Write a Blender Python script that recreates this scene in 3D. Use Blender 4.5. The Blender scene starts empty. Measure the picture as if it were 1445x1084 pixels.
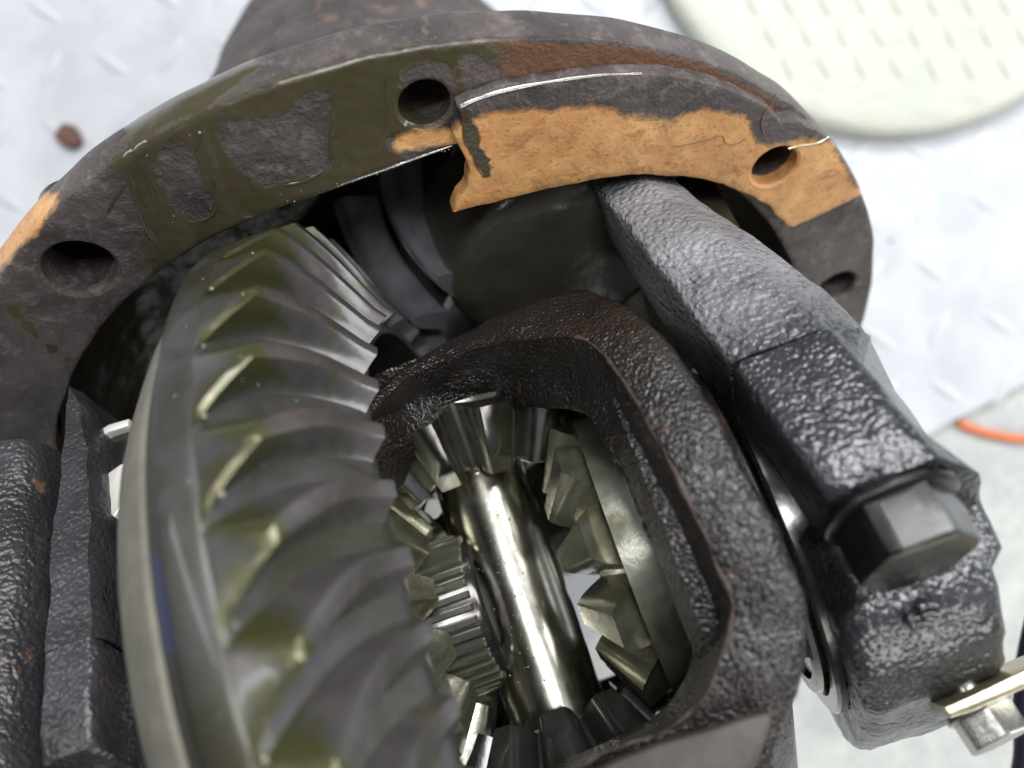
import bpy, bmesh, math, random
import numpy as np
from mathutils import Matrix, Vector, noise as mnoise

random.seed(4); RNG = np.random.RandomState(4)
SC = bpy.context.scene
COL = SC.collection
S = 0.01                      # geometry is written in centimetres, the scene is in metres

# ------------------------------------------------------------------ camera, light, exposure
CAM = np.array([0, 0, 50.0]); FPX = 1300.0
cd = bpy.data.cameras.new("camera"); cam = bpy.data.objects.new("camera", cd); COL.objects.link(cam)
cam.location = (0, 0, 0.5); cd.sensor_width = 36; cd.lens = 36 * FPX / 1445
cd.clip_start = 0.01; cd.clip_end = 50
cd.dof.use_dof = True; cd.dof.focus_distance = 0.225; cd.dof.aperture_fstop = 7.5
SC.camera = cam
SC.view_settings.view_transform = 'Standard'; SC.view_settings.look = 'None'
SC.view_settings.exposure = 0.0; SC.view_settings.gamma = 1
wd = bpy.data.worlds.new("World"); SC.world = wd; wd.use_nodes = True
wd.node_tree.nodes["Background"].inputs[0].default_value = (0.88, 0.92, 1.0, 1)
wd.node_tree.nodes["Background"].inputs[1].default_value = 0.13

def area(name, loc, target, sx, sy, power, col):
    ld = bpy.data.lights.new(name, 'AREA'); ld.shape = 'RECTANGLE'; ld.size = sx; ld.size_y = sy
    ld.energy = power; ld.color = col
    o = bpy.data.objects.new(name, ld); COL.objects.link(o); o.location = loc
    d = Vector(target) - Vector(loc); o.rotation_euler = d.to_track_quat('-Z', 'Y').to_euler()
    return o
# shop lights: a wide fluorescent panel behind the carrier's nose, a daylight opening to the right, plus an added glint strip on the left
area("ceiling_panel_light", (0.25, 1.1, 1.5), (0.05, -0.02, 0.2), 1.3, 0.5, 30, (0.96, 0.98, 1.0))
area("doorway_light", (1.5, 0.25, 1.0), (0, 0, 0.2), 0.9, 0.9, 17, (0.92, 0.96, 1.0))
area("front_panel_light", (0.55, -0.95, 1.0), (0.02, 0.0, 0.2), 0.9, 0.35, 7, (1.0, 0.97, 0.93))
area("added_fill_light", (0.10, 0.22, 1.5), (0.0, 0.0, 0.2), 0.5, 0.2, 7, (0.97, 0.98, 1.0))  # unseen fill added near the camera axis to brighten the dark interior
area("added_glint_light", (-1.0, 0.35, 1.1), (0, 0, 0.2), 0.12, 1.1, 5, (0.96, 0.98, 1.0))  # unseen strip added to give the gears glints

# ------------------------------------------------------------------ frame of the carrier
def unit(v): v = np.asarray(v, float); return v / np.linalg.norm(v)
n = unit([.24589, -.778, .57815])             # flange normal
a = np.array([.93312, .35142, .07603]); a = unit(a - n * (a @ n))   # differential axis
u = np.cross(a, n)
C = np.array([-1.267, -6.760, 24.577])        # ring gear centre
FC = np.array([-1.866, -1.561, 18.008])       # flange centre
def L(s, w, h): return C + s * a + w * u + h * n
C0 = C + 1.7 * a
p = unit(.94 * n + .342 * u); m = np.cross(p, a); m = m if m[2] > 0 else -m
C1 = C0 - .4 * p
def ray(x, y): return np.array([(x - 722.5) / FPX, -(y - 542) / FPX, -1.])
def hit(x, y, P, N): r = ray(x, y); return CAM + r * (((P - CAM) @ N) / (r @ N))
def hit_cyl(x, y, P, A, R):
    r = ray(x, y); o = CAM - P; rp = r - A * (r @ A); op = o - A * (o @ A)
    aa = rp @ rp; bb = 2 * rp @ op; cc = op @ op - R * R; D = bb * bb - 4 * aa * cc
    t = (-bb - math.sqrt(D)) / (2 * aa) if D > 0 else -bb / (2 * aa)
    return CAM + r * t
def pixels(V):
    V = np.asarray(V); d = 50 - V[:, 2]
    return np.stack([722.5 + FPX * V[:, 0] / d, 542 - FPX * V[:, 1] / d], 1)
def FR(o, x, y, z): return (np.asarray(o, float), np.stack([x, y, z], 1))   # origin, columns
WORLD = FR((0, 0, 0), (1, 0, 0), (0, 1, 0), (0, 0, 1))

# ------------------------------------------------------------------ objects
def root(name, label, cat, fr=WORLD, group=None):
    o = bpy.data.objects.new(name, None); COL.objects.link(o); o.empty_display_size = .01
    o.matrix_world = Matrix([[*fr[1][i], fr[0][i] * S] for i in range(3)] + [[0, 0, 0, 1]])
    o['label'] = label; o['category'] = cat
    if group: o['group'] = group
    o['_'] = 0; del o['_']
    FRAMES[o.name] = fr
    return o
FRAMES = {}
def mesh(name, V, F, mat, parent=None, fr=None, smooth=35, masks=None, local=False, fix=True):
    """V in world centimetres (local=True: already in the frame of the parent)"""
    V = np.asarray(V, float)
    fr = fr or (FRAMES[parent.name] if parent is not None and parent.name in FRAMES else WORLD)
    Vl = V if local else (V - fr[0]) @ fr[1]
    me = bpy.data.meshes.new(name)
    me.from_pydata([tuple(v) for v in Vl * S], [], [tuple(int(i) for i in f) for f in F])
    if masks is not None:
        at = me.color_attributes.new("mask", 'FLOAT_COLOR', 'POINT')
        mk = np.ones((len(V), 4), np.float32); mk[:, :masks.shape[1]] = masks
        at.data.foreach_set("color", mk.ravel())
    if fix:
        bm = bmesh.new(); bm.from_mesh(me); bmesh.ops.recalc_face_normals(bm, faces=bm.faces); bm.to_mesh(me); bm.free()
    if smooth:
        me.polygons.foreach_set("use_smooth", [True] * len(me.polygons))
        me.set_sharp_from_angle(angle=math.radians(smooth))
    me.materials.append(mat); me.update()
    o = bpy.data.objects.new(name, me); COL.objects.link(o)
    if parent is not None:
        o.parent = parent
        if parent.name in FRAMES: FRAMES[o.name] = FRAMES[parent.name]
        elif fr is not WORLD: FRAMES[o.name] = fr
    elif fr is not WORLD:
        o.matrix_world = Matrix([[*fr[1][i], fr[0][i] * S] for i in range(3)] + [[0, 0, 0, 1]]); FRAMES[o.name] = fr
    return o
def tag(o, label=None, cat=None, group=None, kind=None):
    for k, v in (('label', label), ('category', cat), ('group', group), ('kind', kind)):
        if v: o[k] = v
    return o
def join(*parts):
    V = []; F = []; k = 0
    for v, f in parts:
        V.append(np.asarray(v, float)); F += [tuple(i + k for i in q) for q in f]; k += len(v)
    return np.concatenate(V), F
def rings(RS, closed=True, cap0=False, cap1=False, wrap=False):
    N = len(RS[0]); V = np.concatenate([np.asarray(r, float) for r in RS]); F = []
    K = len(RS); M = N if closed else N - 1
    for k in range(K if wrap else K - 1):
        k2 = (k + 1) % K
        for i in range(M):
            j = (i + 1) % N; F.append((k * N + i, k * N + j, k2 * N + j, k2 * N + i))
    if cap0: F.append(tuple(range(N))[::-1])
    if cap1: F.append(tuple((K - 1) * N + i for i in range(N)))
    return V, F
def perp(ax):
    ax = unit(ax); t = np.array([0, 0, 1.]) if abs(ax[2]) < .8 else np.array([1., 0, 0]); x = unit(np.cross(t, ax)); return x, np.cross(ax, x)
def revolve(prof, o, ax, seg=96, x=None, wrap=True, caps=False):
    ax = unit(ax); x, y = (perp(ax) if x is None else (unit(x), np.cross(ax, unit(x))))
    t = np.arange(seg) * 2 * math.pi / seg
    c = np.cos(t)[:, None] * x + np.sin(t)[:, None] * y
    return rings([np.asarray(o) + ax * z + r * c for r, z in prof], True, caps, caps, wrap and not caps)
def dense(P, step, closed=True):
    P = [np.asarray(q, float) for q in P]; out = []
    for i in range(len(P) if closed else len(P) - 1):
        A, B = P[i], P[(i + 1) % len(P)]; k = max(1, int(round(np.linalg.norm(B - A) / step)))
        out += [A + (B - A) * j / k for j in range(k)]
    if not closed: out.append(P[-1])
    return np.array(out)
def catmull(P, k, closed=False):
    P = np.asarray(P, float); N = len(P); out = []
    for i in range(N if closed else N - 1):
        g = lambda j: P[j % N] if closed else P[min(max(j, 0), N - 1)]
        p0, p1, p2, p3 = g(i - 1), g(i), g(i + 1), g(i + 2)
        for j in range(k):
            t = j / k
            out.append(.5 * ((2 * p1) + (-p0 + p2) * t + (2 * p0 - 5 * p1 + 4 * p2 - p3) * t * t + (-p0 + 3 * p1 - 3 * p2 + p3) * t ** 3))
    if not closed: out.append(P[-1])
    return np.array(out)
def slab(P, d, th, bev=.05):
    """closed outline P (world), extruded by th along d with a small chamfer on the top side; bottom at P"""
    P = np.asarray(P, float); d = unit(d); N = len(P)
    e = np.roll(P, -1, 0) - np.roll(P, 1, 0); nr = np.cross(e, d); nr /= np.linalg.norm(nr, axis=1)[:, None] + 1e-9
    area_ = sum(np.cross(P[i] - P[0], P[(i + 1) % N] - P[0]) @ d for i in range(N))
    if area_ < 0: nr = -nr
    inn = -nr * bev
    return rings([P, P + d * (th - bev), P + inn * .35 + d * (th - bev * .35), P + inn + d * th], True, True, True)
def bead(P, r, par=None):
    t = np.arange(10) * math.pi / 5; rs = [np.asarray(P) + np.stack([r * math.sin(f) * np.cos(t), r * math.sin(f) * np.sin(t), np.full(10, r * .7 * math.cos(f))], 1) for f in (.05, .5, 1.0, 1.5, 2.2, 3.0)]
    return rings(rs, True, True, True)
def tube(P, R, seg=10):
    P = np.asarray(P, float); rs = []
    for i in range(len(P)):
        t = unit(P[min(i + 1, len(P) - 1)] - P[max(i - 1, 0)]); x, y = perp(t) if i == 0 else (unit(x - t * (x @ t)), None); y = np.cross(t, x)
        an = np.arange(seg) * 2 * math.pi / seg; rr = R if np.isscalar(R) else R[i]
        rs.append(P[i] + rr * (np.cos(an)[:, None] * x + np.sin(an)[:, None] * y))
    return rings(rs, True, True, True)
def nz(v, sc, seed=0.): return mnoise.noise(Vector((v[0] * sc + seed, v[1] * sc + seed * .7, v[2] * sc - seed)))
def rough(V, amp, sc, seed=0., dirs=None):
    V = np.array(V, float)
    for i in range(len(V)):
        d = mnoise.noise_vector(Vector(V[i] * sc) + Vector((seed, 0, -seed)))
        V[i] += np.array(d) * amp if dirs is None else dirs[i] * d[0] * amp
    return V
def sdf(PX, poly):
    if len(poly) > 3: poly = catmull([q for q in poly], 4, True)
    """signed distance in pixels, negative inside"""
    poly = np.asarray(poly, float); d = np.full(len(PX), 1e9); ins = np.zeros(len(PX), bool)
    for i in range(len(poly)):
        A = poly[i]; B = poly[(i + 1) % len(poly)]; e = B - A; w = PX - A
        t = np.clip((w @ e) / (e @ e + 1e-9), 0, 1); d = np.minimum(d, np.linalg.norm(w - t[:, None] * e, axis=1))
        c = ((A[1] <= PX[:, 1]) != (B[1] <= PX[:, 1]))
        xx = A[0] + (PX[:, 1] - A[1]) / (B[1] - A[1] + 1e-12) * e[0]; ins ^= c & (PX[:, 0] < xx)
    return np.where(ins, -d, d)
def soft(dist, w): return np.clip(.5 - dist / (2 * w), 0, 1)

# ------------------------------------------------------------------ materials
def M(name):
    mt = bpy.data.materials.new(name); mt.use_nodes = True; return mt, mt.node_tree.nodes, mt.node_tree.links, mt.node_tree.nodes["Principled BSDF"]
def coords(nt, lk, stretch=(1, 1, 1)):
    tc = nt.new("ShaderNodeTexCoord"); mp = nt.new("ShaderNodeMapping"); mp.inputs['Scale'].default_value = tuple(100 * q for q in stretch)
    lk.new(tc.outputs['Object'], mp.inputs[0]); return mp.outputs[0]
def noise(nt, lk, co, sc, det=6, rg=.6, dist=0.):
    x = nt.new("ShaderNodeTexNoise"); x.inputs['Scale'].default_value = sc; x.inputs['Detail'].default_value = det
    x.inputs['Roughness'].default_value = rg; x.inputs['Distortion'].default_value = dist; lk.new(co, x.inputs['Vector']); return x.outputs['Fac']
def ramp(nt, lk, f, pts):
    r = nt.new("ShaderNodeValToRGB"); e = r.color_ramp.elements
    while len(e) < len(pts): e.new(.5)
    for q, (pos, c) in zip(e, pts):
        q.position = pos; q.color = (*c, 1) if hasattr(c, '__len__') else (c, c, c, 1)
    lk.new(f, r.inputs[0]); return r.outputs[0]
def mix(nt, lk, f, A, B):
    x = nt.new("ShaderNodeMix"); x.data_type = 'RGBA'
    for sock, v in ((x.inputs[0], f), (x.inputs[6], A), (x.inputs[7], B)):
        if hasattr(v, 'links'): lk.new(v, sock)
        elif hasattr(v, '__len__'): sock.default_value = (*v, 1)
        elif sock.type == 'VALUE': sock.default_value = v
        else: sock.default_value = (v, v, v, 1)
    return x.outputs[2]
def math_(nt, lk, op, A, B=0., C_=None):
    x = nt.new("ShaderNodeMath"); x.operation = op
    for i, v in enumerate((A, B) if C_ is None else (A, B, C_)):
        if hasattr(v, 'links'): lk.new(v, x.inputs[i])
        else: x.inputs[i].default_value = v
    return x.outputs[0]
def bump(nt, lk, h, dist, st=1., nrm=None):
    b = nt.new("ShaderNodeBump"); b.inputs['Distance'].default_value = dist * S; b.inputs['Strength'].default_value = st
    lk.new(h, b.inputs['Height'])
    if nrm is not None: lk.new(nrm, b.inputs['Normal'])
    return b.outputs[0]
def voronoi(nt, lk, co, sc, feat='SMOOTH_F1'):
    v = nt.new("ShaderNodeTexVoronoi"); v.feature = feat; v.inputs['Scale'].default_value = sc
    lk.new(co, v.inputs['Vector']); return v.outputs['Distance']

def cast(name, c1, c2, rust=None, rustamt=.5, rg=(.35, .6), grain=6., gdist=.06, spec=.5, coat=0., metal=0., blend=None, stretch=(1, 1, 1)):
    """sand-cast iron, wet or dry: mottled colour, pebbly relief"""
    mt, nt, lk, b = M(name); co = coords(nt, lk, stretch)
    big = noise(nt, lk, co, .5, 5, .6, .4); fine = noise(nt, lk, co, 5, 5, .7)
    col = mix(nt, lk, ramp(nt, lk, big, [(.35, 0), (.65, 1)]), c1, c2)
    col = mix(nt, lk, math_(nt, lk, 'MULTIPLY', fine, .5), col, tuple(q * .35 for q in c1))
    if rust:
        rn = noise(nt, lk, co, 1.3, 7, .65, .5)
        col = mix(nt, lk, ramp(nt, lk, rn, [(rustamt, 0), (rustamt + .1, 1)]), col, rust)
    lk.new(col, b.inputs['Base Color'])
    rr = nt.new("ShaderNodeMapRange"); rr.inputs[3].default_value = rg[0]; rr.inputs[4].default_value = rg[1]
    lk.new(noise(nt, lk, co, 1.7, 4), rr.inputs[0]); lk.new(rr.outputs[0], b.inputs['Roughness'])
    b.inputs['Metallic'].default_value = metal; b.inputs['Specular IOR Level'].default_value = spec
    b.inputs['Coat Weight'].default_value = coat; b.inputs['Coat Roughness'].default_value = .12
    wob = nt.new("ShaderNodeVectorMath"); wob.operation = 'ADD'; nn_ = nt.new("ShaderNodeTexNoise"); nn_.inputs['Scale'].default_value = 3
    lk.new(co, nn_.inputs['Vector']); lk.new(co, wob.inputs[0]); sc_ = nt.new("ShaderNodeVectorMath"); sc_.operation = 'SCALE'; sc_.inputs['Scale'].default_value = .12
    lk.new(nn_.outputs['Color'], sc_.inputs[0]); lk.new(sc_.outputs[0], wob.inputs[1])
    h = math_(nt, lk, 'ADD', math_(nt, lk, 'MULTIPLY', noise(nt, lk, co, grain * .5, 2, .5), .9), math_(nt, lk, 'MULTIPLY', math_(nt, lk, 'MULTIPLY', voronoi(nt, lk, wob.outputs[0], grain), noise(nt, lk, co, grain * .4, 2)), -2.2))
    nb = bump(nt, lk, h, gdist); nb = bump(nt, lk, noise(nt, lk, co, 1.4, 3), gdist * 1.0, 1, nb)
    lk.new(nb, b.inputs['Normal']); lk.new(nb, b.inputs['Coat Normal'])
    return mt

def steel(name, c1, c2, rg=.3, metal=.9, film=None, filmamt=.5, bumpd=.004, bsc=6., stretch=(1, 1, 1), coat=.0, bigd=.0, spots=None):
    mt, nt, lk, b = M(name); co = coords(nt, lk, stretch)
    f1 = noise(nt, lk, co, .7, 4, .6, .6)
    col = mix(nt, lk, ramp(nt, lk, f1, [(.35, 0), (.65, 1)]), c1, c2)
    mv = metal
    if film:
        fm = ramp(nt, lk, noise(nt, lk, co, .45, 4, .5, 1.2), [(filmamt, 0), (filmamt + .14, 1)])
        col = mix(nt, lk, fm, col, film)
    if spots:
        col = mix(nt, lk, ramp(nt, lk, noise(nt, lk, co, 2.3, 4, .6), [(.66, 0), (.72, 1)]), col, spots)
    lk.new(col, b.inputs['Base Color']); b.inputs['Metallic'].default_value = metal
    rr = nt.new("ShaderNodeMapRange"); rr.inputs[3].default_value = rg * .7; rr.inputs[4].default_value = rg * 1.4
    lk.new(noise(nt, lk, co, 2.5, 5), rr.inputs[0]); lk.new(rr.outputs[0], b.inputs['Roughness'])
    b.inputs['Coat Weight'].default_value = coat; b.inputs['Coat Roughness'].default_value = .08
    nb = bump(nt, lk, noise(nt, lk, co, bsc, 4), bumpd)
    if bigd: nb = bump(nt, lk, noise(nt, lk, co, .8, 2, .5, .5), bigd, 1, nb)
    lk.new(nb, b.inputs['Normal']); return mt

m_deck, nt, lk, b = M("white_deck_paint"); co = coords(nt, lk)
col = mix(nt, lk, ramp(nt, lk, noise(nt, lk, co, .35, 6, .6, .3), [(.35, 0), (.7, 1)]), (.60, .615, .64), (.49, .505, .53))
col = mix(nt, lk, ramp(nt, lk, noise(nt, lk, co, .9, 7, .7, .3), [(.64, 0), (.74, 1)]), col, (.45, .47, .49))
col = mix(nt, lk, ramp(nt, lk, noise(nt, lk, co, .8, 2, .5), [(.76, 0), (.79, 1)]), col, (.05, .06, .07))
lk.new(col, b.inputs['Base Color']); b.inputs['Roughness'].default_value = .38
lk.new(bump(nt, lk, noise(nt, lk, co, 2, 4), .02), b.inputs['Normal'])

m_conc, nt, lk, b = M("pale_concrete"); co = coords(nt, lk)
col = mix(nt, lk, ramp(nt, lk, noise(nt, lk, co, .22, 7, .65, .4), [(.35, 0), (.65, 1)]), (.60, .61, .56), (.44, .46, .45))
col = mix(nt, lk, ramp(nt, lk, noise(nt, lk, co, 1.6, 6, .7), [(.5, 0), (.75, 1)]), col, (.34, .35, .33))
lk.new(col, b.inputs['Base Color']); b.inputs['Roughness'].default_value = .7
lk.new(bump(nt, lk, noise(nt, lk, co, 4, 5), .04), b.inputs['Normal'])

m_disc, nt, lk, b = M("cream_tread_paint"); co = coords(nt, lk)
col = mix(nt, lk, ramp(nt, lk, noise(nt, lk, co, .3, 6, .6, .4), [(.3, 0), (.7, 1)]), (.60, .60, .51), (.52, .535, .465))
col = mix(nt, lk, ramp(nt, lk, noise(nt, lk, coords(nt, lk, (.3, 2, 1)), 1.3, 5, .65), [(.52, 0), (.75, 1)]), col, (.42, .44, .37))
lk.new(col, b.inputs['Base Color']); b.inputs['Roughness'].default_value = .45
lk.new(bump(nt, lk, noise(nt, lk, co, 2, 4), .03), b.inputs['Normal'])

# flange: mask.r orange paint, mask.g oil film, mask.b brown rust
def flange_mat(name, base1=(.105, .085, .078), base2=(.045, .034, .031)):
    mt, nt, lk, b = M(name); co = coords(nt, lk)
    at = nt.new("ShaderNodeVertexColor"); at.layer_name = "mask"; sep = nt.new("ShaderNodeSeparateColor"); lk.new(at.outputs[0], sep.inputs[0])
    n1 = noise(nt, lk, co, .55, 6, .6, .5); n2 = noise(nt, lk, co, 2.2, 7, .68, .3); n3 = noise(nt, lk, co, 9, 4, .6)
    col = mix(nt, lk, ramp(nt, lk, n1, [(.35, 0), (.65, 1)]), base1, base2)
    col = mix(nt, lk, ramp(nt, lk, n2, [(.52, 0), (.72, 1)]), col, (.20, .17, .16))
    def sharp(ch, lo, hi, nf, am):
        edge_ = math_(nt, lk, 'MULTIPLY', math_(nt, lk, 'MULTIPLY', ch, math_(nt, lk, 'SUBTRACT', 1.0, ch)), 4.0)
        am_ = math_(nt, lk, 'MULTIPLY', math_(nt, lk, 'MULTIPLY_ADD', edge_, .75, .25), am)
        v = math_(nt, lk, 'ADD', ch, math_(nt, lk, 'MULTIPLY', math_(nt, lk, 'SUBTRACT', nf, .5), am_))
        return ramp(nt, lk, v, [(lo, 0), (hi, 1)])
    rb = sharp(sep.outputs[2], .45, .6, n2, .9)
    col = mix(nt, lk, rb, col, mix(nt, lk, n2, (.20, .085, .035), (.10, .05, .03)))
    og = sharp(sep.outputs[0], .38, .60, math_(nt, lk, 'ADD', math_(nt, lk, 'MULTIPLY', n1, .5), math_(nt, lk, 'MULTIPLY', n2, .5)), 1.5)
    oc = mix(nt, lk, ramp(nt, lk, n2, [(.38, 0), (.7, 1)]), (.80, .46, .19), (.66, .33, .11))
    oc = mix(nt, lk, ramp(nt, lk, noise(nt, lk, co, 1.1, 8, .75, .8), [(.54, 0), (.68, 1)]), oc, (.26, .12, .055))
    oc = mix(nt, lk, math_(nt, lk, 'MULTIPLY', ramp(nt, lk, n1, [(.40, 0), (.62, 1)]), .55), oc, (.40, .17, .06))
    oc = mix(nt, lk, ramp(nt, lk, n3, [(.60, 0), (.70, 1)]), oc, (.30, .13, .05))
    col = mix(nt, lk, og, col, oc)
    ol = sharp(sep.outputs[1], .36, .66, math_(nt, lk, 'ADD', math_(nt, lk, 'MULTIPLY', n1, .5), math_(nt, lk, 'MULTIPLY', n2, .5)), 2.0)
    col = mix(nt, lk, ol, col, mix(nt, lk, ramp(nt, lk, n2, [(.4, 0), (.62, 1)]), mix(nt, lk, n1, (.085, .082, .040), (.040, .040, .018)), (.070, .052, .030)))
    lk.new(col, b.inputs['Base Color'])
    lk.new(math_(nt, lk, 'SUBTRACT', math_(nt, lk, 'ADD', .30, math_(nt, lk, 'MULTIPLY', n2, .32)), math_(nt, lk, 'MULTIPLY', ol, .30)), b.inputs['Roughness'])
    lk.new(math_(nt, lk, 'ADD', math_(nt, lk, 'MULTIPLY', ol, .7), .12), b.inputs['Coat Weight']); b.inputs['Coat Roughness'].default_value = .06
    dry = math_(nt, lk, 'SUBTRACT', 1.1, ol)
    h = math_(nt, lk, 'MULTIPLY', math_(nt, lk, 'ADD', n2, math_(nt, lk, 'MULTIPLY', n3, .35)), math_(nt, lk, 'SUBTRACT', dry, math_(nt, lk, 'MULTIPLY', og, .75)))
    h = math_(nt, lk, 'ADD', h, math_(nt, lk, 'MULTIPLY', ol, .9))
    h = math_(nt, lk, 'ADD', h, math_(nt, lk, 'MULTIPLY', og, .25))
    nb = bump(nt, lk, h, .13); nb = bump(nt, lk, noise(nt, lk, co, .8, 2), .10, 1, nb); lk.new(nb, b.inputs['Normal'])
    return mt
m_flange = flange_mat("flange_iron")
m_inside = cast("oily_housing_inside", (.055, .046, .028), (.030, .024, .016), rust=(.14, .065, .03), rustamt=.62, rg=(.16, .4), grain=1.4, gdist=.06, coat=.35)
m_boss = cast("olive_oily_boss", (.085, .078, .058), (.055, .050, .036), rust=(.10, .05, .02), rustamt=.74, rg=(.22, .4), grain=1.2, gdist=.03, coat=.3)
m_neck = cast("weathered_neck_iron", (.105, .092, .088), (.055, .046, .044), rust=(.17, .11, .08), rustamt=.55, rg=(.5, .7), grain=3.5, gdist=.06)
m_case = cast("wet_case_casting", (.022, .017, .015), (.011, .0085, .0075), rust=(.13, .07, .045), rustamt=.64, rg=(.24, .42), grain=13., gdist=.05, coat=.34, spec=.55)
m_seam = cast("brown_parting_flash", (.085, .052, .04), (.045, .03, .025), rg=(.45, .6), grain=5, gdist=.04)
m_ped0 = cast("dry_grey_casting", (.30, .295, .31), (.17, .168, .175), rust=(.16, .11, .09), rustamt=.74, rg=(.35, .5), grain=7.5, gdist=.10, spec=.6)
def ped_blend():
    mt = m_ped0; nt = mt.node_tree.nodes; lk = mt.node_tree.links; b = nt["Principled BSDF"]
    tc = nt.new("ShaderNodeTexCoord"); sp_ = nt.new("ShaderNodeSeparateXYZ"); lk.new(tc.outputs['Object'], sp_.inputs[0])
    co = coords(nt, lk)
    z = math_(nt, lk, 'ADD', math_(nt, lk, 'MULTIPLY', sp_.outputs[2], 100), math_(nt, lk, 'MULTIPLY', math_(nt, lk, 'SUBTRACT', noise(nt, lk, co, .6, 6, .65), .5), 5.0))
    mr = nt.new("ShaderNodeMapRange"); mr.inputs[1].default_value = 4.6; mr.inputs[2].default_value = 7.4; lk.new(z, mr.inputs[0])
    old = b.inputs['Base Color'].links[0].from_socket; lk.new(mix(nt, lk, mr.outputs[0], old, (.035, .036, .04)), b.inputs['Base Color'])
    ro = b.inputs['Roughness'].links[0].from_socket; lk.new(math_(nt, lk, 'SUBTRACT', ro, math_(nt, lk, 'MULTIPLY', mr.outputs[0], .12)), b.inputs['Roughness'])
    lk.new(math_(nt, lk, 'MULTIPLY', mr.outputs[0], .35), b.inputs['Coat Weight'])
    return mt
m_ped = ped_blend()
m_cap = cast("black_cap_casting", (.032, .034, .038), (.018, .018, .021), rg=(.24, .46), grain=8.5, gdist=.03, coat=.45, spec=.7)
m_cap_side = cast("cap_machined_side", (.19, .185, .18), (.12, .115, .11), rust=(.15, .10, .07), rustamt=.6, rg=(.35, .5), grain=2.5, gdist=.02, metal=.3)
m_left = cast("left_pedestal_casting", (.055, .055, .06), (.022, .02, .022), rust=(.16, .08, .045), rustamt=.62, rg=(.3, .5), grain=9., gdist=.03, coat=.15)
m_gear = steel("oily_gear_steel", (.13, .12, .115), (.085, .078, .074), rg=.30, metal=.5, film=(.075, .075, .03), filmamt=.52, bumpd=.004, bigd=.03, coat=.25, spots=(.22, .13, .08))
def blank_mat(name, k, rg):
  mt, nt, lk, b = M(name); co = coords(nt, lk)
  at = nt.new("ShaderNodeVertexColor"); at.layer_name = "mask"; sep = nt.new("ShaderNodeSeparateColor"); lk.new(at.outputs[0], sep.inputs[0])
  nb_ = noise(nt, lk, co, .5, 5, .6, .8)
  col = mix(nt, lk, ramp(nt, lk, nb_, [(.35, 0), (.6, 1)]), tuple(k * q for q in (.13, .13, .135)), tuple(k * q for q in (.075, .07, .045)))
  bl = ramp(nt, lk, math_(nt, lk, 'ADD', sep.outputs[0], math_(nt, lk, 'MULTIPLY', math_(nt, lk, 'SUBTRACT', noise(nt, lk, co, 2, 4), .5), .5)), [(.45, 0), (.55, 1)])
  col = mix(nt, lk, bl, col, (.028, .036, .13)); lk.new(col, b.inputs['Base Color'])
  b.inputs['Metallic'].default_value = .6; b.inputs['Roughness'].default_value = rg; b.inputs['Coat Weight'].default_value = .2
  lk.new(bump(nt, lk, noise(nt, lk, co, 4, 5), .01), b.inputs['Normal'])
  return mt
m_blank = blank_mat('gear_blank_steel', .75, .5); m_chamf = blank_mat('gear_back_chamfer_shaded', .22, .6)  # chamfer copy is darkened: the undercut's shade is put into its colour
m_rim = steel("case_flange_steel", (.21, .198, .155), (.14, .132, .105), rg=.6, metal=.15, bumpd=.01, bsc=8)
m_side = steel("olive_oiled_steel", (.56, .55, .46), (.36, .355, .28), rg=.24, metal=.85, film=(.26, .255, .165), filmamt=.5, bumpd=.004, bigd=.01, coat=.5)
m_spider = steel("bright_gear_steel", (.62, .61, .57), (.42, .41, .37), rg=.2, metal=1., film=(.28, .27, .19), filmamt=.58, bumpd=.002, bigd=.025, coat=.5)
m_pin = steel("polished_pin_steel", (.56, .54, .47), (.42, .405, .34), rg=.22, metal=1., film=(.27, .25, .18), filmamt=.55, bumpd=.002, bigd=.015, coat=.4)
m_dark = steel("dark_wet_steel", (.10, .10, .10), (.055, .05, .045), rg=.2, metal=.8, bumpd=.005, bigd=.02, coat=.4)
m_pinion = steel("pinion_steel", (.85, .85, .92), (.50, .50, .56), rg=.22, metal=.8, bumpd=.003, bigd=.01, coat=.9)
m_bolt = steel("bolt_steel", (.05, .05, .047), (.028, .027, .026), rg=.3, metal=.85, bumpd=.006, bigd=.03, coat=.4)
m_brass = steel("yellow_zinc_steel", (.62, .56, .38), (.46, .42, .32), rg=.3, metal=.9, bumpd=.01)
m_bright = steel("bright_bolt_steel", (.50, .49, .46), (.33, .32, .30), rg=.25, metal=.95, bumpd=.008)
m_gasket = cast("torn_gasket_brown", (.30, .19, .09), (.18, .12, .07), rg=(.4, .6), grain=4, gdist=.02)
m_leaf = cast("rust_flake_red", (.20, .09, .06), (.11, .06, .05), rg=(.6, .8), grain=4, gdist=.06)
m_orange, nt, lk, b = M("orange_rubber"); b.inputs['Base Color'].default_value = (.75, .19, .06, 1); b.inputs['Roughness'].default_value = .5
m_oil, nt, lk, b = M("oil_bead"); b.inputs['Base Color'].default_value = (.20, .19, .12, 1); b.inputs['Roughness'].default_value = .04; b.inputs['Metallic'].default_value = .6; b.inputs['Coat Weight'].default_value = 1
m_run = steel("oil_run_film", (.06, .065, .035), (.04, .04, .02), rg=.08, metal=.0, bumpd=.002, coat=1.)
m_pale = steel("pale_tab_metal", (.78, .75, .68), (.66, .64, .58), rg=.4, metal=.2, bumpd=.01)
m_hose, nt, lk, b = M("black_rubber"); b.inputs['Base Color'].default_value = (.015, .015, .03, 1); b.inputs['Roughness'].default_value = .4

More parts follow.
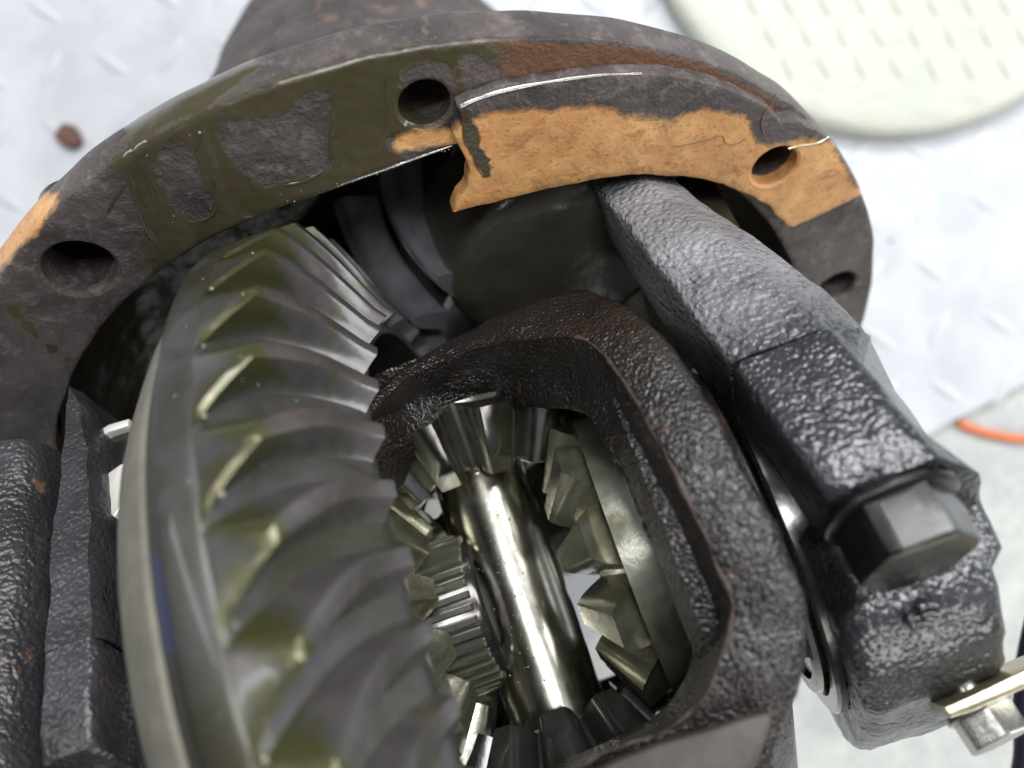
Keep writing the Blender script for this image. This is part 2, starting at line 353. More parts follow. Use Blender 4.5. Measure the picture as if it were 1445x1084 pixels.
# ------------------------------------------------------------------ setting: concrete, deck plate, round plate
def gridplane(x0, x1, y0, y1, z): return np.array([[x0, y0, z], [x1, y0, z], [x1, y1, z], [x0, y1, z]], float), [(0, 1, 2, 3)]
tag(mesh("concrete_floor", *gridplane(-400, 400, -400, 400, -1.0), m_conc, smooth=0), kind='structure')
Z0 = np.array([0, 0, 0.]); ZN = np.array([0, 0, 1.])
edge = [hit(x, y, Z0, ZN) for x, y in [(1800, 390), (1445, 543), (1330, 602), (1180, 700), (900, 800), (560, 1400)]]
outline = np.array([(200, 300, 0), (-200, 300, 0), (-200, -150, 0)] + [tuple(q) for q in edge[::-1]] + [(200, edge[0][1], 0)], float)
deck = mesh("deck_plate", *slab(outline - ZN * .9, ZN, .9, .08), m_deck, smooth=0); tag(deck, kind='structure')
def inside(P, q):
    k = False
    for i in range(len(P)):
        A = P[i]; B = P[(i + 1) % len(P)]
        if (A[1] <= q[1]) != (B[1] <= q[1]) and q[0] < A[0] + (q[1] - A[1]) / (B[1] - A[1]) * (B[0] - A[0]): k = not k
    return k and min(abs(q[0] - A[0]) + abs(q[1] - A[1]) for A in P) > .8
def lug_mesh(length=2.5, width=.7, height=.12):
    rs = []
    for k, f in ((0, 1.), (.35, .86), (.75, .6), (1., .22)):
        t = np.arange(16) * math.pi / 8
        x = np.cos(t) * length / 2 * f; y = np.sin(t) * width / 2 * f * (1 - .45 * np.abs(np.cos(t)) ** 2)
        rs.append(np.stack([x, y, np.full(16, height * k)], 1))
    return rings(rs, True, False, True)
lv, lf = lug_mesh()
DC = np.array([20.3, 26.6, 0.]); DR = 13.4
lug0 = None; far = []; count = 0
for i in range(-40, 40):
    for j in range(-30, 60):
        x = 3.3 * i + .25; y = 3.3 * j + .1
        q = np.array([x * math.cos(.12) - y * math.sin(.12), x * math.sin(.12) + y * math.cos(.12), 0.])
        if abs(q[0]) > 60 or q[1] < -40 or q[1] > 70 or not inside(outline, q): continue
        ang = .12 + (.95 if (i + j) % 2 else -.72)
        if abs(q[0]) < 31 and abs(q[1]) < 23 and np.linalg.norm(q - DC) > DR + 1:
            if lug0 is None:
                lug0 = mesh("lug", lv, lf, m_deck, None, smooth=60); o = lug0
            else: o = lug0.copy(); COL.objects.link(o)
            o.parent = deck; o.location = tuple(q * S); o.rotation_euler = (0, 0, ang + random.uniform(-.04, .04)); count += 1
        else:
            c, s_ = math.cos(ang), math.sin(ang); far.append((lv @ np.array([[c, s_, 0], [-s_, c, 0], [0, 0, 1]]) + q, lf))
o = mesh("raised_tread", *join(*far), m_deck, deck, smooth=60); tag(o, kind='stuff')

# round plate lying on the deck
fr = FR(DC, (1, 0, 0), (0, 1, 0), (0, 0, 1))
disc = root("round_plate", "cream painted round tread plate lying behind the gear carrier on the right", "round plate", fr)
mesh("plate_body", *revolve([(.01, .02), (DR - .4, .02), (DR - .05, .25), (DR, .7), (DR - .12, 1.15), (DR - .5, 1.35), (DR - 1.2, 1.42), (.01, 1.42)], DC, ZN, 160, wrap=False), m_disc, disc, smooth=50)
dv, df = lug_mesh(1.7, .5, .12); d0 = None
for i in range(-8, 9):
    for j in range(-8, 9):
        q = np.array([1.9 * i + .95 * (j % 2), 1.65 * j, 1.42])
        if np.linalg.norm(q[:2]) > DR - 1.9: continue
        if d0 is None: d0 = mesh("tread_lug", dv, df, m_disc, disc, smooth=60, local=True); o = d0
        else: o = d0.copy(); COL.objects.link(o)
        o.location = tuple(q * S); o.rotation_euler = (0, 0, -1.15 + random.uniform(-.1, .1))

zc = -1.0
P = catmull([hit(x, y, np.array([0, 0, zc + .25]), ZN) for x, y in [(1352, 596), (1378, 607), (1410, 615), (1450, 620), (1520, 618), (1640, 590), (1800, 520)]], 6)
tag(mesh("orange_hose", *tube(P, .22), m_orange), "thin orange hose lying on the concrete at the right edge", "hose")
# rust flake standing on the deck beside the flange
fo = hit(97, 200, Z0, ZN)
fl = [(x, y) for x, y in [(82, 186), (92, 177), (106, 178), (114, 188), (118, 203), (108, 212), (97, 210), (86, 203), (80, 195)]]
P = np.array([hit(x, y, Z0 + ZN * .05, ZN) for x, y in fl]); V, F = slab(rough(P, .1, 2), ZN, .35, .1)
tag(mesh("rust_flake", rough(V, .06, 2.5), F, m_leaf), "small reddish brown rust flake on the white deck beside the flange", "rust flake")

# ------------------------------------------------------------------ carrier housing
ffr = FR(FC, a, u, n)
hous = root("carrier_housing", "cast iron differential carrier with round bolt flange, partly orange and wet with oil", "gear housing", ffr)
NT = 900
th = np.arange(NT) * 2 * math.pi / NT
def polar(px, Pn=FC):
    X = hit(px[0], px[1], Pn, n) - FC; return math.atan2(X @ u, X @ a) % (2 * math.pi), math.hypot(X @ a, X @ u)
inn = [polar(q) for q in [(78, 620), (92, 560), (110, 520), (150, 455), (200, 405), (262, 360), (330, 322), (385, 300), (430, 285), (490, 262), (540, 245), (600, 222), (640, 208)]]
inn.sort(); ia = np.array([q[0] for q in inn]); ir = np.array([q[1] for q in inn])
def r_in(t):
    t = t % (2 * math.pi)
    if ia[0] - .0 <= t <= ia[-1]: return float(np.interp(t, ia, ir))
    d = min(abs(t - ia[0]), abs(t - ia[-1]), abs(t - ia[0] + 2 * math.pi), abs(t - ia[-1] - 2 * math.pi))
    e = ir[0] if min(abs(t - ia[0]), abs(t - ia[0] - 2 * math.pi), abs(t - ia[0] + 2 * math.pi)) < min(abs(t - ia[-1]), abs(t - ia[-1] + 2 * math.pi)) else ir[-1]
    k = min(1, d / .35); k = k * k * (3 - 2 * k); return e * (1 - k) + 12.3 * k
RI = np.array([r_in(t) for t in th]); RI = np.convolve(np.r_[RI[-4:], RI, RI[:4]], np.ones(5) / 5, 'same')[4:-4]
ct = np.cos(th)[:, None] * a + np.sin(th)[:, None] * u
rs = []
RO = 15.0; TH = 1.25
for k in range(3): rs.append(FC + ct * (RI[:, None] + [.12, .03, 0][k]) + n * [0, -.05, -.16][k])
rs = rs[::-1]
for k in range(1, 27):
    f = k / 27; rs.append(FC + ct * (RI[:, None] * (1 - f) + (RO - .12) * f + .12 * (1 - f)))
for r_, z_ in ((RO - .12, 0), (RO - .03, -.04), (RO, -.13), (RO + .02, -.4), (RO + .02, -.7), (RO, -1.0), (RO - .1, -1.18), (RO - .3, -TH)): rs.append(FC + ct * r_ + n * z_)
rs.append(FC + ct * 14.0 + n * -TH); rs.append(FC + ct * (RI[:, None] + .3) + n * -TH); rs.append(FC + ct * RI[:, None] + n * (-TH + .3)); rs.append(FC + ct * RI[:, None] + n * -.6)
V, F = rings(rs, True, wrap=True)
# shallow casting waviness and nicks along the rim
for i in range(len(V)):
    q = V[i]; V[i] = q + n * (nz(q, .35, 3) * .05 + nz(q, 1.2, 7) * .025) + unit(q - FC) * nz(q, .8, 9) * .05
flange = mesh("flange", V, F, m_flange, hous, smooth=45)
holes = [((112, 380), .86), ((600, 148), .62), ((1085, 222), .66), ((1182, 405), .66)]
cut = []
hol = []
for (x, y), r_ in holes:
    X = hit(x, y, FC, n); hol.append((X, r_))
ang0 = [math.atan2((X - FC) @ u, (X - FC) @ a) for X, _ in hol]
for k in range(6):       # the bolt holes of the hidden half
    t = ang0[3] + .56 * (k + 1)
    if t < ang0[0] + 2 * math.pi - .3: hol.append((FC + 13.6 * (math.cos(t) * a + math.sin(t) * u), .66))
for X, r_ in hol: cut.append(revolve([(r_, -2), (r_, -.09), (r_ + .1, 0.0), (r_ + .1, 1.0)], X, n, 40, wrap=False, caps=True))
V, F = join(*cut)
cutter = mesh("cutter", V, F, m_flange, hous, smooth=0)
md = flange.modifiers.new("b", 'BOOLEAN'); md.object = cutter; md.operation = 'DIFFERENCE'; md.solver = 'MANIFOLD'
bpy.context.view_layer.update()
dg = bpy.context.evaluated_depsgraph_get(); me = bpy.data.meshes.new_from_object(flange.evaluated_get(dg)); flange.modifiers.clear(); flange.data = me
bpy.data.objects.remove(cutter)
me.set_sharp_from_angle(angle=math.radians(45))
N_ = len(me.vertices); Vl = np.zeros(N_ * 3); me.vertices.foreach_get('co', Vl); Vw = (Vl.reshape(-1, 3) / S) @ ffr[1].T + FC
PX = pixels(Vw); hn = (Vw - FC) @ n; rr_ = np.linalg.norm((Vw - FC) - hn[:, None] * n, axis=1)
front = (hn > -.25)
oil = [(175, 210), (235, 175), (330, 135), (460, 88), (600, 60), (700, 56), (712, 92), (660, 135), (645, 150), (640, 208), (560, 240), (430, 285), (330, 330), (250, 380), (215, 400), (200, 340), (190, 280), (150, 230)]
isl = [[(310, 168), (345, 172), (400, 160), (465, 128), (467, 230), (430, 245), (380, 262), (345, 245), (318, 205)], [(222, 222), (250, 202), (272, 225), (288, 262), (303, 288), (285, 312), (250, 300), (232, 262)], [(570, 105), (600, 90), (635, 105), (640, 160), (620, 170), (575, 160)], [(655, 82), (680, 88), (688, 118), (664, 120)]]
g = soft(sdf(PX, oil), 26)
for q in isl: g = np.minimum(g, 1 - soft(sdf(PX, q), 16))
g = np.maximum(g, soft(sdf(PX, [(180, 150), (260, 110), (350, 75), (360, 100), (300, 150), (200, 200)]), 16) * (~front))
g = np.maximum(g, soft(sdf(PX, [(20, 425), (60, 470), (110, 500), (120, 520), (90, 518), (40, 478), (10, 440)]), 22))
orr = soft(sdf(PX, [(-30, 400), (-10, 330), (20, 300), (60, 275), (85, 275), (70, 305), (30, 345), (-10, 395)]), 18)
orr = np.maximum(orr, soft(sdf(PX, [(552, 200), (580, 184), (642, 180), (652, 204), (605, 208), (565, 214)]), 20)); g = np.minimum(g, 1 - orr)
br = np.maximum(soft(sdf(PX, [(690, 60), (800, 62), (900, 68), (1000, 95), (1080, 135), (1100, 160), (1000, 120), (900, 100), (780, 105), (720, 110)]), 10), soft(sdf(PX, [(60, 680), (85, 600), (118, 520), (205, 405), (215, 415), (120, 545), (90, 640)]), 8))
br = np.maximum(br, .30)
orr = np.clip(orr, 0, 1)
at = me.color_attributes.new("mask", 'FLOAT_COLOR', 'POINT'); mk = np.stack([orr, g, br, np.ones(N_)], 1).astype(np.float32); at.data.foreach_set("color", mk.ravel())

for X, r_ in hol:      # blind bosses behind the holes
    V, F = revolve([(r_ + .01, -1.0), (r_ + .01, -2.1), (.01, -2.15), (.01, -2.3), (r_ + .15, -2.2), (r_ + .2, -1.2)], X, n, 40, wrap=False)
    mesh("hole_boss", V, F, m_inside, hous, smooth=45)
# bowl behind the flange (inside and outside walls) and the pinion neck
ins = [(12.6, -1.1), (12.3, -1.8), (11.9, -3.2), (11.0, -4.8), (9.8, -5.9), (8.6, -6.4), (7.2, -6.7), (6.0, -7.0), (5.0, -8.5)]
outp = [(5.6, -22.5), (6.4, -21), (6.9, -19), (7.4, -17), (8.0, -15), (8.3, -13), (8.4, -11), (8.8, -9.), (9.8, -7.6), (11.2, -6.0), (12.5, -3.8), (12.9, -1.22)]
prof = catmull([(r_, z_) for r_, z_ in ins], 4)
V, F = revolve([tuple(q) for q in prof], FC, n, 180, x=a, wrap=False)
V = rough(V, .16, .45, 5); V = rough(V, .05, 1.6, 1)
mesh("inner_bowl", V, F, m_inside, hous, smooth=60)
prof = catmull(outp, 4)
V, F = revolve([tuple(q) for q in prof], FC, n, 180, x=a, wrap=False); V = rough(V, .25, .3, 2); V = rough(V, .06, 1.3, 1)
mesh("neck", V, F, m_neck, hous, smooth=60)
V, F = revolve([(.01, -22.6), (5.6, -22.5)], FC, n, 60, x=a, wrap=False); mesh("nose_end", V, F, m_neck, hous)
# stiffening ribs between neck and flange
for t_ in (.9, 2.0, 3.1):
    d = math.cos(t_) * a + math.sin(t_) * u; e = unit(np.cross(n, d))
    P = [FC + d * 13.8 - n * 1.2, FC + d * 13.0 - n * 4.0, FC + d * 10.7 - n * 9, FC + d * 8.6 - n * 14, FC + d * 7 - n * 14, FC + d * 7.5 - n * 8, FC + d * 11.5 - n * 1.2]
    V, F = slab(dense(P, .6) - e * .4, e, .8, .15); mesh("rib", rough(V, .06, .8), F, m_neck, hous, smooth=50)

bd = []
lip = [(395, 287), (430, 278), (490, 257), (540, 240), (600, 219), (636, 207)]  # beads along this lip stand in for its bright edge highlight
lp = catmull([hit(x, y + 2, FC + n * .03, n) for x, y in lip], 14)
for k, q in enumerate(lp):
    if RNG.rand() < .2: bd.append(bead(q + a * RNG.normal(0, .06) + u * RNG.normal(0, .04), RNG.uniform(.008, .026) * (2 if RNG.rand() < .12 else 1)))
for cx, cy, num, sp in ((250, 305, 7, 10), (300, 255, 5, 10), (212, 215, 5, 8), (278, 190, 6, 8), (595, 178, 9, 14), (385, 110, 4, 9), (640, 62, 8, 22), (400, 275, 6, 12), (300, 300, 8, 9), (648, 290, 4, 5)):
    for k in range(num // 3): bd.append(bead(hit(cx + RNG.normal(0, sp), cy + RNG.normal(0, sp * .5), FC + n * .03, n), RNG.uniform(.008, .022) * (2.2 if RNG.rand() < .2 else 1)))
mesh("oil_beads", *join(*bd), m_oil, hous, smooth=60)['kind'] = 'stuff'
def wet_or_glint_run(pts, rad, mt_, nm, off=0., flat=.55):
    P_ = catmull([hit(x, y, FC + n * off, n) for x, y in pts], 6); k = len(P_)
    rr = [max(.006, rad * math.sin(math.pi * (i + .5) / k) ** .5 * (1 + .5 * nz(P_[i], 3))) for i in range(k)]
    V_, F_ = tube(P_, rr, 8); h_ = (V_ - (FC + n * off)) @ n; V_ = V_ - n * (h_ * (1 - flat))[:, None]
    return mesh(nm, V_, F_, mt_, hous, smooth=60)
for pts, rad in (([(211, 214), (208, 235), (214, 258), (226, 285), (240, 303)], .07), ([(280, 178), (284, 195), (276, 214), (284, 238)], .06), ([(186, 255), (196, 285), (208, 320), (222, 345)], .08), ([(262, 300), (282, 312), (302, 300), (306, 280)], .06),
                 ([(300, 245), (302, 262), (297, 275)], .05), ([(466, 130), (470, 165), (468, 200), (466, 228)], .07), ([(548, 100), (545, 130), (550, 160)], .06), ([(655, 165), (668, 185), (680, 215), (688, 240)], .07), ([(175, 262), (160, 285), (150, 305)], .05), ([(400, 262), (430, 256), (460, 240)], .05)):
    wet_or_glint_run(pts, rad, m_run, "oil_run")
wet_or_glint_run([(446, 274), (490, 258), (540, 241), (590, 223), (638, 206)], .045, m_bright, "highlight_strip", -.02)  # added bright strip: the lip's highlight line built as a shape
# raised orange land on the right part of the flange (its torn end shows at the left)
HP = .42
PT = FC + n * HP
pad = [(648, 152), (665, 143), (700, 131), (750, 120), (800, 112), (850, 106), (900, 104), (950, 108), (1000, 117), (1050, 135), (1085, 152), (1103, 172), (1125, 170), (1150, 182), (1172, 197), (1190, 222), (1205, 250), (1216, 276),
       (1168, 300), (1120, 321), (1110, 318), (1085, 292), (1058, 276), (1020, 262), (975, 251), (930, 247), (890, 248), (850, 253), (800, 262), (750, 273), (700, 286), (660, 296), (641, 301), (648, 280), (660, 262), (662, 240), (655, 225), (648, 208), (640, 190), (652, 172)]
pw = dense([hit(x, y, PT, n) for x, y in pad], .22)
pw = np.array([q + (a * nz(q, 2.2, 1) + u * nz(q, 2.2, 5)) * .06 for q in pw]) - n * HP
base = np.array([q for q in pw])
# dense triangulated top through bmesh so that paint masks can follow it
def padmesh():
    e = .05
    c = base.mean(0)
    V, F = slab(base - n * .03, n, HP + .03, .06); return V, F
V, F = padmesh()
land = mesh("raised_land", V, F, m_flange, hous, smooth=40)
bm = bmesh.new(); bm.from_mesh(land.data); bmesh.ops.triangulate(bm, faces=[f for f in bm.faces if len(f.verts) > 4])
for _ in range(6):
    lg = [e for e in bm.edges if e.calc_length() > .0028]
    if not lg: break
    bmesh.ops.subdivide_edges(bm, edges=lg, cuts=1); bmesh.ops.triangulate(bm, faces=[f for f in bm.faces if len(f.verts) > 4])
bm.to_mesh(land.data); bm.free()
V, F = join(*[revolve([(r_, -2), (r_, HP - .06), (r_ + .08, HP), (r_ + .08, 2.0)], X, n, 40, wrap=False, caps=True) for X, r_ in hol[2:3]])
cutter = mesh("cutter", V, F, m_flange, hous, smooth=0)
md = land.modifiers.new("b", 'BOOLEAN'); md.object = cutter; md.operation = 'DIFFERENCE'; md.solver = 'MANIFOLD'
bpy.context.view_layer.update(); dg = bpy.context.evaluated_depsgraph_get(); me = bpy.data.meshes.new_from_object(land.evaluated_get(dg)); land.modifiers.clear(); land.data = me
bpy.data.objects.remove(cutter); me.polygons.foreach_set("use_smooth", [True] * len(me.polygons)); me.set_sharp_from_angle(angle=math.radians(30))
N_ = len(me.vertices); Vl = np.zeros(N_ * 3); me.vertices.foreach_get('co', Vl); Vw = (Vl.reshape(-1, 3) / S) @ ffr[1].T + FC; PX = pixels(Vw)
op = [(640, 178), (660, 168), (700, 160), (760, 158), (830, 152), (900, 162), (950, 165), (985, 157), (1020, 160), (1052, 165), (1065, 192), (1078, 205), (1110, 200), (1172, 198), (1190, 235), (1203, 268), (1230, 262), (1200, 300), (1120, 330), (1085, 300), (1040, 275), (980, 262), (930, 260), (850, 264), (750, 284), (640, 312), (630, 240)]
og = soft(sdf(PX, op), 24)
drip = soft(sdf(PX, [(648, 150), (670, 160), (676, 200), (690, 228), (692, 245), (682, 250), (672, 232), (655, 200)]), 5)
br = np.full(N_, .3); br = np.maximum(br, soft(sdf(PX, [(640, 300), (750, 272), (850, 252), (930, 246), (1010, 258), (1080, 290), (1080, 282), (1010, 248), (930, 238), (850, 242), (750, 262), (650, 290)]), 4) * .7)
at = me.color_attributes.new("mask", 'FLOAT_COLOR', 'POINT'); at.data.foreach_set("color", np.stack([og, drip, br, np.ones(N_)], 1).astype(np.float32).ravel())
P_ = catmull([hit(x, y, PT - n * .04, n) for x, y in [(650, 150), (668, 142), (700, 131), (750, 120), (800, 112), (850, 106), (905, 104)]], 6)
mesh("highlight_strip", *tube(P_, [.075 * (1 - .55 * i / len(P_)) * (1 + .4 * nz(q, 2.)) for i, q in enumerate(P_)], 8), m_bright, hous, smooth=60)  # added bright strip stands for the highlight on the land's upper edge
# the cracked seam from the hole to the rim, and the torn paper rim
P = catmull([hit(x, y, PT + n * .02, n) for x, y in [(1112, 210), (1128, 206), (1145, 204), (1158, 200), (1170, 193)]], 5)
tag(mesh("gasket_sliver", *tube(P, [.015] + [.032] * (len(P) - 2) + [.015], 6), m_brass, hous))
P = catmull([hit(x, y, PT + n * .02, n) for x, y in [(1095, 132), (1088, 150), (1078, 162), (1075, 178), (1078, 190)]], 5)
tag(mesh("gasket_sliver", *tube(P, .02, 6), m_gasket, hous))
P = catmull([hit(x, y, PT + n * .015, n) for x, y in [(948, 207), (962, 206), (985, 201), (1005, 196), (1020, 192), (1024, 202), (1038, 204), (1052, 196)]], 4)
mesh("paint_crack", *tube(P, .011, 5), m_gasket, hous)

# right pedestal (dry grey) : loft along h
def prism(rowsL, mat_, name, par, sub=6, amp=.05, sc=1.5, wrapcap=True, smooth=40):
    """rows of sections (each a list of (s,w,h)), resampled and roughened"""
    rs = [dense([L(*q) for q in r], .35) for r in rowsL]
    return rs
def sect_loft(fn, hs, name, mat_, par, amp=.06, sc=1.6, smooth=50, caps=True, step=.3):
    ref = fn(hs[0]); cnt = [max(2, int(np.linalg.norm(np.array(ref[(i + 1) % len(ref)][:2]) - np.array(ref[i][:2])) / step)) for i in range(len(ref))]
    rs = []
    for h in hs:
        sec = fn(h); out = []
        for i in range(len(sec)):
            A = L(*sec[i], h) if len(sec[i]) == 2 else L(*sec[i]); B_ = sec[(i + 1) % len(sec)]; B_ = L(*B_, h) if len(B_) == 2 else L(*B_)
            out += [A + (B_ - A) * j / cnt[i] for j in range(cnt[i])]
        rs.append(np.array(out))
    V, F = rings(rs, True, caps, caps); V = rough(V, amp, sc, 3); V = rough(V, amp * .5, sc * 2.7, 8)
    return mesh(name, V, F, mat_, par, smooth=smooth)
def it(h, xs, ys): return float(np.interp(h, xs, ys))
def right_sec(h):
    sl = it(h, [-9, -6.7, -1.2, 3], [7.5, 7.7, 8.4, 9.0]); s1 = it(h, [-9, -6.7, -1, 3], [8.6, 9.0, 10.5, 11.1]); s2 = it(h, [-9, -6.7, -2, 4], [9.6, 9.9, 11.3, 12.2])
    f = it(h, [-9.2, -8, -7, -4.5, -1], [5.6, 5.85, 6.2, 6.75, 7.0])
    return [(sl, -f + 2.1), (sl, -f + .8), (sl + .02, -f + .1), (sl + .12, -f), (s1 - .1, -f), (s1 + .08, -f + .08), (s2, -f + .8), (s2 + .1, -f + 1.0), (s2 + .1, -f + 2.4), (s2 - .5, -3.0), (sl + .2, -2.8)]
sect_loft(right_sec, np.linspace(-9.2, -.75, 34), "pedestal", m_ped, hous, amp=.05)
def right_back(h):
    sl = it(h, [-9, 0], [7.6, 8.5]); s2 = it(h, [-9, 0], [9.8, 11.8]); return [(sl, 3.6), (sl, 6.8), (s2, 6.8), (s2, 3.6)]
sect_loft(right_back, np.linspace(-9.2, -.75, 14), "pedestal", m_ped, hous, amp=.05)
sect_loft(lambda h: [(8.3, -3.6), (8.3, 3.6), (11.0, 3.6), (11.0, -3.6)], np.linspace(-9.6, -5.5, 8), "pedestal_web", m_inside, hous, amp=.06)
# left pedestal
def left_sec(h):
    sr = it(h, [-7.3, -6.6, -5, -2.7, 0], [-7.3, -6.95, -6.7, -6.55, -6.5]); sl = it(h, [-8, -6.2, -3, 0], [-7.6, -7.5, -7.75, -7.8]); return [(sr, -4.9), (sr, -6.6), (sr - .15, -6.95), (sl + .1, -7.), (sl, -6.6), (sl - .6, -5), (sl - .6, -4.), (sr, -4.)]
sect_loft(left_sec, np.linspace(-7.3, .1, 30), "pedestal", m_left, hous, amp=.07)
sect_loft(lambda h: [(-6.6, 3.6), (-6.6, 6.8), (-9, 6.8), (-9, 3.6)], np.linspace(-9.2, -.1, 12), "pedestal", m_left, hous, amp=.05)
# drips and lumps of cast surface on the inner bowl : pinion boss
V, F = revolve([(.01, -5.3), (1.2, -5.32), (2.6, -5.4), (3.1, -5.6), (3.35, -6.1), (3.6, -8.5)], L(5.9, -2.9, -2.8), n, 80, x=a, wrap=False)
mesh("pinion_boss", rough(V, .08, .9), F, m_boss, hous, smooth=60)

# ------------------------------------------------------------------ ring gear
gfr = FR(C, n, u, a)
gear = root("ring_gear", "large ring gear with broad slanted grey oily teeth at the left", "gear", gfr)
NTOO = 39
prof = [(8.35, -2.6), (8.35, .55), (8.5, .90), (8.75, .82), (11.80, -1.06), (11.9, -1.2), (11.92, -1.35), (11.9, -1.85), (11.82, -1.98), (11.2, -2.0)]
prof = np.concatenate([catmull(prof[:4], 3)[:-1], dense(prof[3:5], .35, False)[:-1], prof[4:]])
V, F = revolve([tuple(q) for q in prof], C, a, 360, x=n)
mesh('gear_blank', V, F, m_blank, gear, masks=np.zeros((len(V), 3)), smooth=35)
V, F = revolve([(8.4, -1.9), (11.72, -1.985), (11.74, -2.02), (11.08, -2.58), (11.0, -2.64), (8.4, -2.64)], C, a, 360, x=n)
PX = pixels(V); zz = (V - C) @ a
bm_ = soft(sdf(PX, [(185, 795), (215, 785), (262, 792), (280, 850), (285, 905), (250, 925), (215, 915), (190, 860)]), 4) * (zz < -1.9)
mesh("back_chamfer", V, F, m_chamf, gear, masks=np.stack([bm_, bm_ * 0, bm_ * 0], 1), smooth=35)
secp = [(1.30, -.16), (1.10, -.0), (.92, .13), (.70, .31), (.46, .54), (.22, .80), (.10, .94), (.07, .985), (.02, 1.0), (-.26, 1.0), (-.31, .985), (-.34, .93), (-.44, .5), (-.56, .12), (-.66, -.16)]
secm = [(1.02, -.16), (.86, -.03), (.74, .10), (.62, .30), (.50, .56), (.38, .84), (.31, .95), (.28, .99), (.24, 1.0), (-.18, 1.0), (-.23, .985), (-.26, .93), (-.33, .5), (-.42, .12), (-.54, -.16)]
rs = []
TN = 22
for k in range(-1, TN + 1):
    t = (.022 if k == 0 else max(k, 0) / TN); ch_ = .13 if k == -1 else 0.; Rr = 11.90 - (11.90 - 8.62) * t; zr = -1.10 + 1.98 * t; hgt = 1.10 - .70 * t; tb = min(1, t / .35); tb = tb * (2 - tb)
    if k == 0: Rr += .0
    ph = -.155 * t - .032 * 4 * t * (1 - t)
    sc_ = Rr / 11.9 * (1 - .06 * t)
    cr = .0
    ring = []
    for (xa_, ya_), (xb_, yb_) in zip(secp, secm):
        x = xa_ + (xb_ - xa_) * tb; y = ya_ + (yb_ - ya_) * tb
        if ch_ and y > .1: y -= ch_ * .75; x -= ch_ * .8 * (1 if x > -.12 else -1)
        # toe end slopes back at the crest
        Rp = Rr + (.18 * max(y, 0) * max(0, (t - .85) / .15))
        phi = ph + x * sc_ / Rp
        ring.append((Rp * math.cos(phi), Rp * math.sin(phi), zr + y * hgt + .02 * math.sin(7 * t) * (y > .9)))
    rs.append(np.array(ring))
tv, tf = rings(rs, False); K = len(secp)
tf = list(tf) + [tuple(range(K)), tuple((TN + 1) * K + i for i in range(K))[::-1]]
phi0 = -2.014 + .159 * 2.5 - .1611 * 2.5
tooth0 = None
for i in range(NTOO):
    if tooth0 is None: tooth0 = mesh("tooth", tv, tf, m_gear, gear, local=True, smooth=32); o = tooth0
    else: o = tooth0.copy(); COL.objects.link(o)
    o.rotation_euler = (0, 0, phi0 + 2 * math.pi / NTOO * i)
# round oil beads clinging to the tooth corners
def on_gear(R, z, phi): return C + R * (math.cos(phi) * n + math.sin(phi) * u) + a * z
bd = []
for i, (df, R_, z_) in {0: (.09, 11.9, -1.0), 1: (.1, 11.9, -.98), 2: (.09, 11.9, -.95), 3: (.07, 11.93, -.75), 4: (.09, 11.93, -.9), 5: (.1, 11.9, -1.0)}.items():
    bd.append(bead(on_gear(R_, z_, phi0 + .1611 * i + df), RNG.uniform(.04, .085)))
    bd.append(bead(on_gear(11.93, -.2, phi0 + .1611 * i + .0), RNG.uniform(.02, .05)))
    bd.append(bead(on_gear(11.92, -1.3 - .1 * (i % 3), phi0 + .1611 * i + .03), RNG.uniform(.015, .04)))
for k in range(14):
    i = RNG.randint(0, 6); t = RNG.rand(); Rr = 11.9 - 3.3 * t; bd.append(bead(on_gear(Rr, -1.1 + 1.52 * t + (1.1 - .22 * t) * .6, phi0 + .1611 * i + .41 / Rr - .033 * 4 * t * (1 - t)), RNG.uniform(.012, .035)))
mesh("oil_beads", *join(*bd), m_oil, gear, smooth=60)['kind'] = 'stuff'

# ------------------------------------------------------------------ differential case
cfr = FR(C0, a, p, m)
case = root("differential_case", "rough black cast differential case with a rounded window showing the gears inside", "gear case", cfr)
# stations round the window: outer edge, parting seam, inner edge of the window wall, in that order
ST = [((498, 612), (502, 622), (535, 640)), ((510, 590), (516, 590), (552, 606)), ((527, 562), (545, 562), (572, 594)), ((560, 527), (575, 534), (596, 584)), ((600, 503), (612, 513), (622, 580)), ((650, 476), (652, 497), (650, 572)), ((690, 455), (695, 486), (684, 566)), ((740, 432), (742, 480), (720, 564)), ((790, 415), (784, 474), (760, 566)), ((825, 410), (816, 480), (796, 568)),
      ((858, 420), (842, 493), (820, 578)), ((900, 445), (864, 515), (838, 597)), ((945, 492), (888, 550), (852, 624)), ((985, 560), (915, 598), (868, 660)), ((1020, 618), (948, 662), (892, 708)), ((1055, 685), (980, 728), (918, 765)), ((1090, 755), (1005, 788), (945, 815)), ((1118, 810), (1024, 826), (966, 860)), ((1132, 850), (1033, 862), (976, 895)), ((1135, 900), (1028, 895), (974, 930)),
      ((1128, 950), (1014, 930), (964, 962)), ((1112, 1005), (1003, 965), (948, 990)), ((1095, 1050), (985, 992), (925, 1015)), ((1075, 1100), (955, 1018), (898, 1034)), ((1040, 1165), (905, 1042), (868, 1050)), ((960, 1240), (850, 1068), (832, 1066)), ((860, 1280), (790, 1100), (780, 1090)), ((740, 1290), (720, 1140), (720, 1120))]
def cylpt(q, R):
    r = ray(*q); w0 = CAM - C0; nn_ = np.cross(r, a); dd = abs(w0 @ nn_) / np.linalg.norm(nn_)
    return hit_cyl(q[0], q[1], C0, a, max(R, dd + .03))
O = catmull([cylpt(q[0], 7.5) for q in ST], 8); Sm = catmull([cylpt(q[1], 7.45) for q in ST], 8); I_ = catmull([cylpt(q[2], 5.6) for q in ST], 8)
def axial(P):   # distance from the axis, radial direction
    q = P - C0; z = q @ a; rad = q - z[:, None] * a; d = np.linalg.norm(rad, axis=1); return z, rad / d[:, None], d
zO, rO, dO = axial(O); zI, rI, dI = axial(I_)
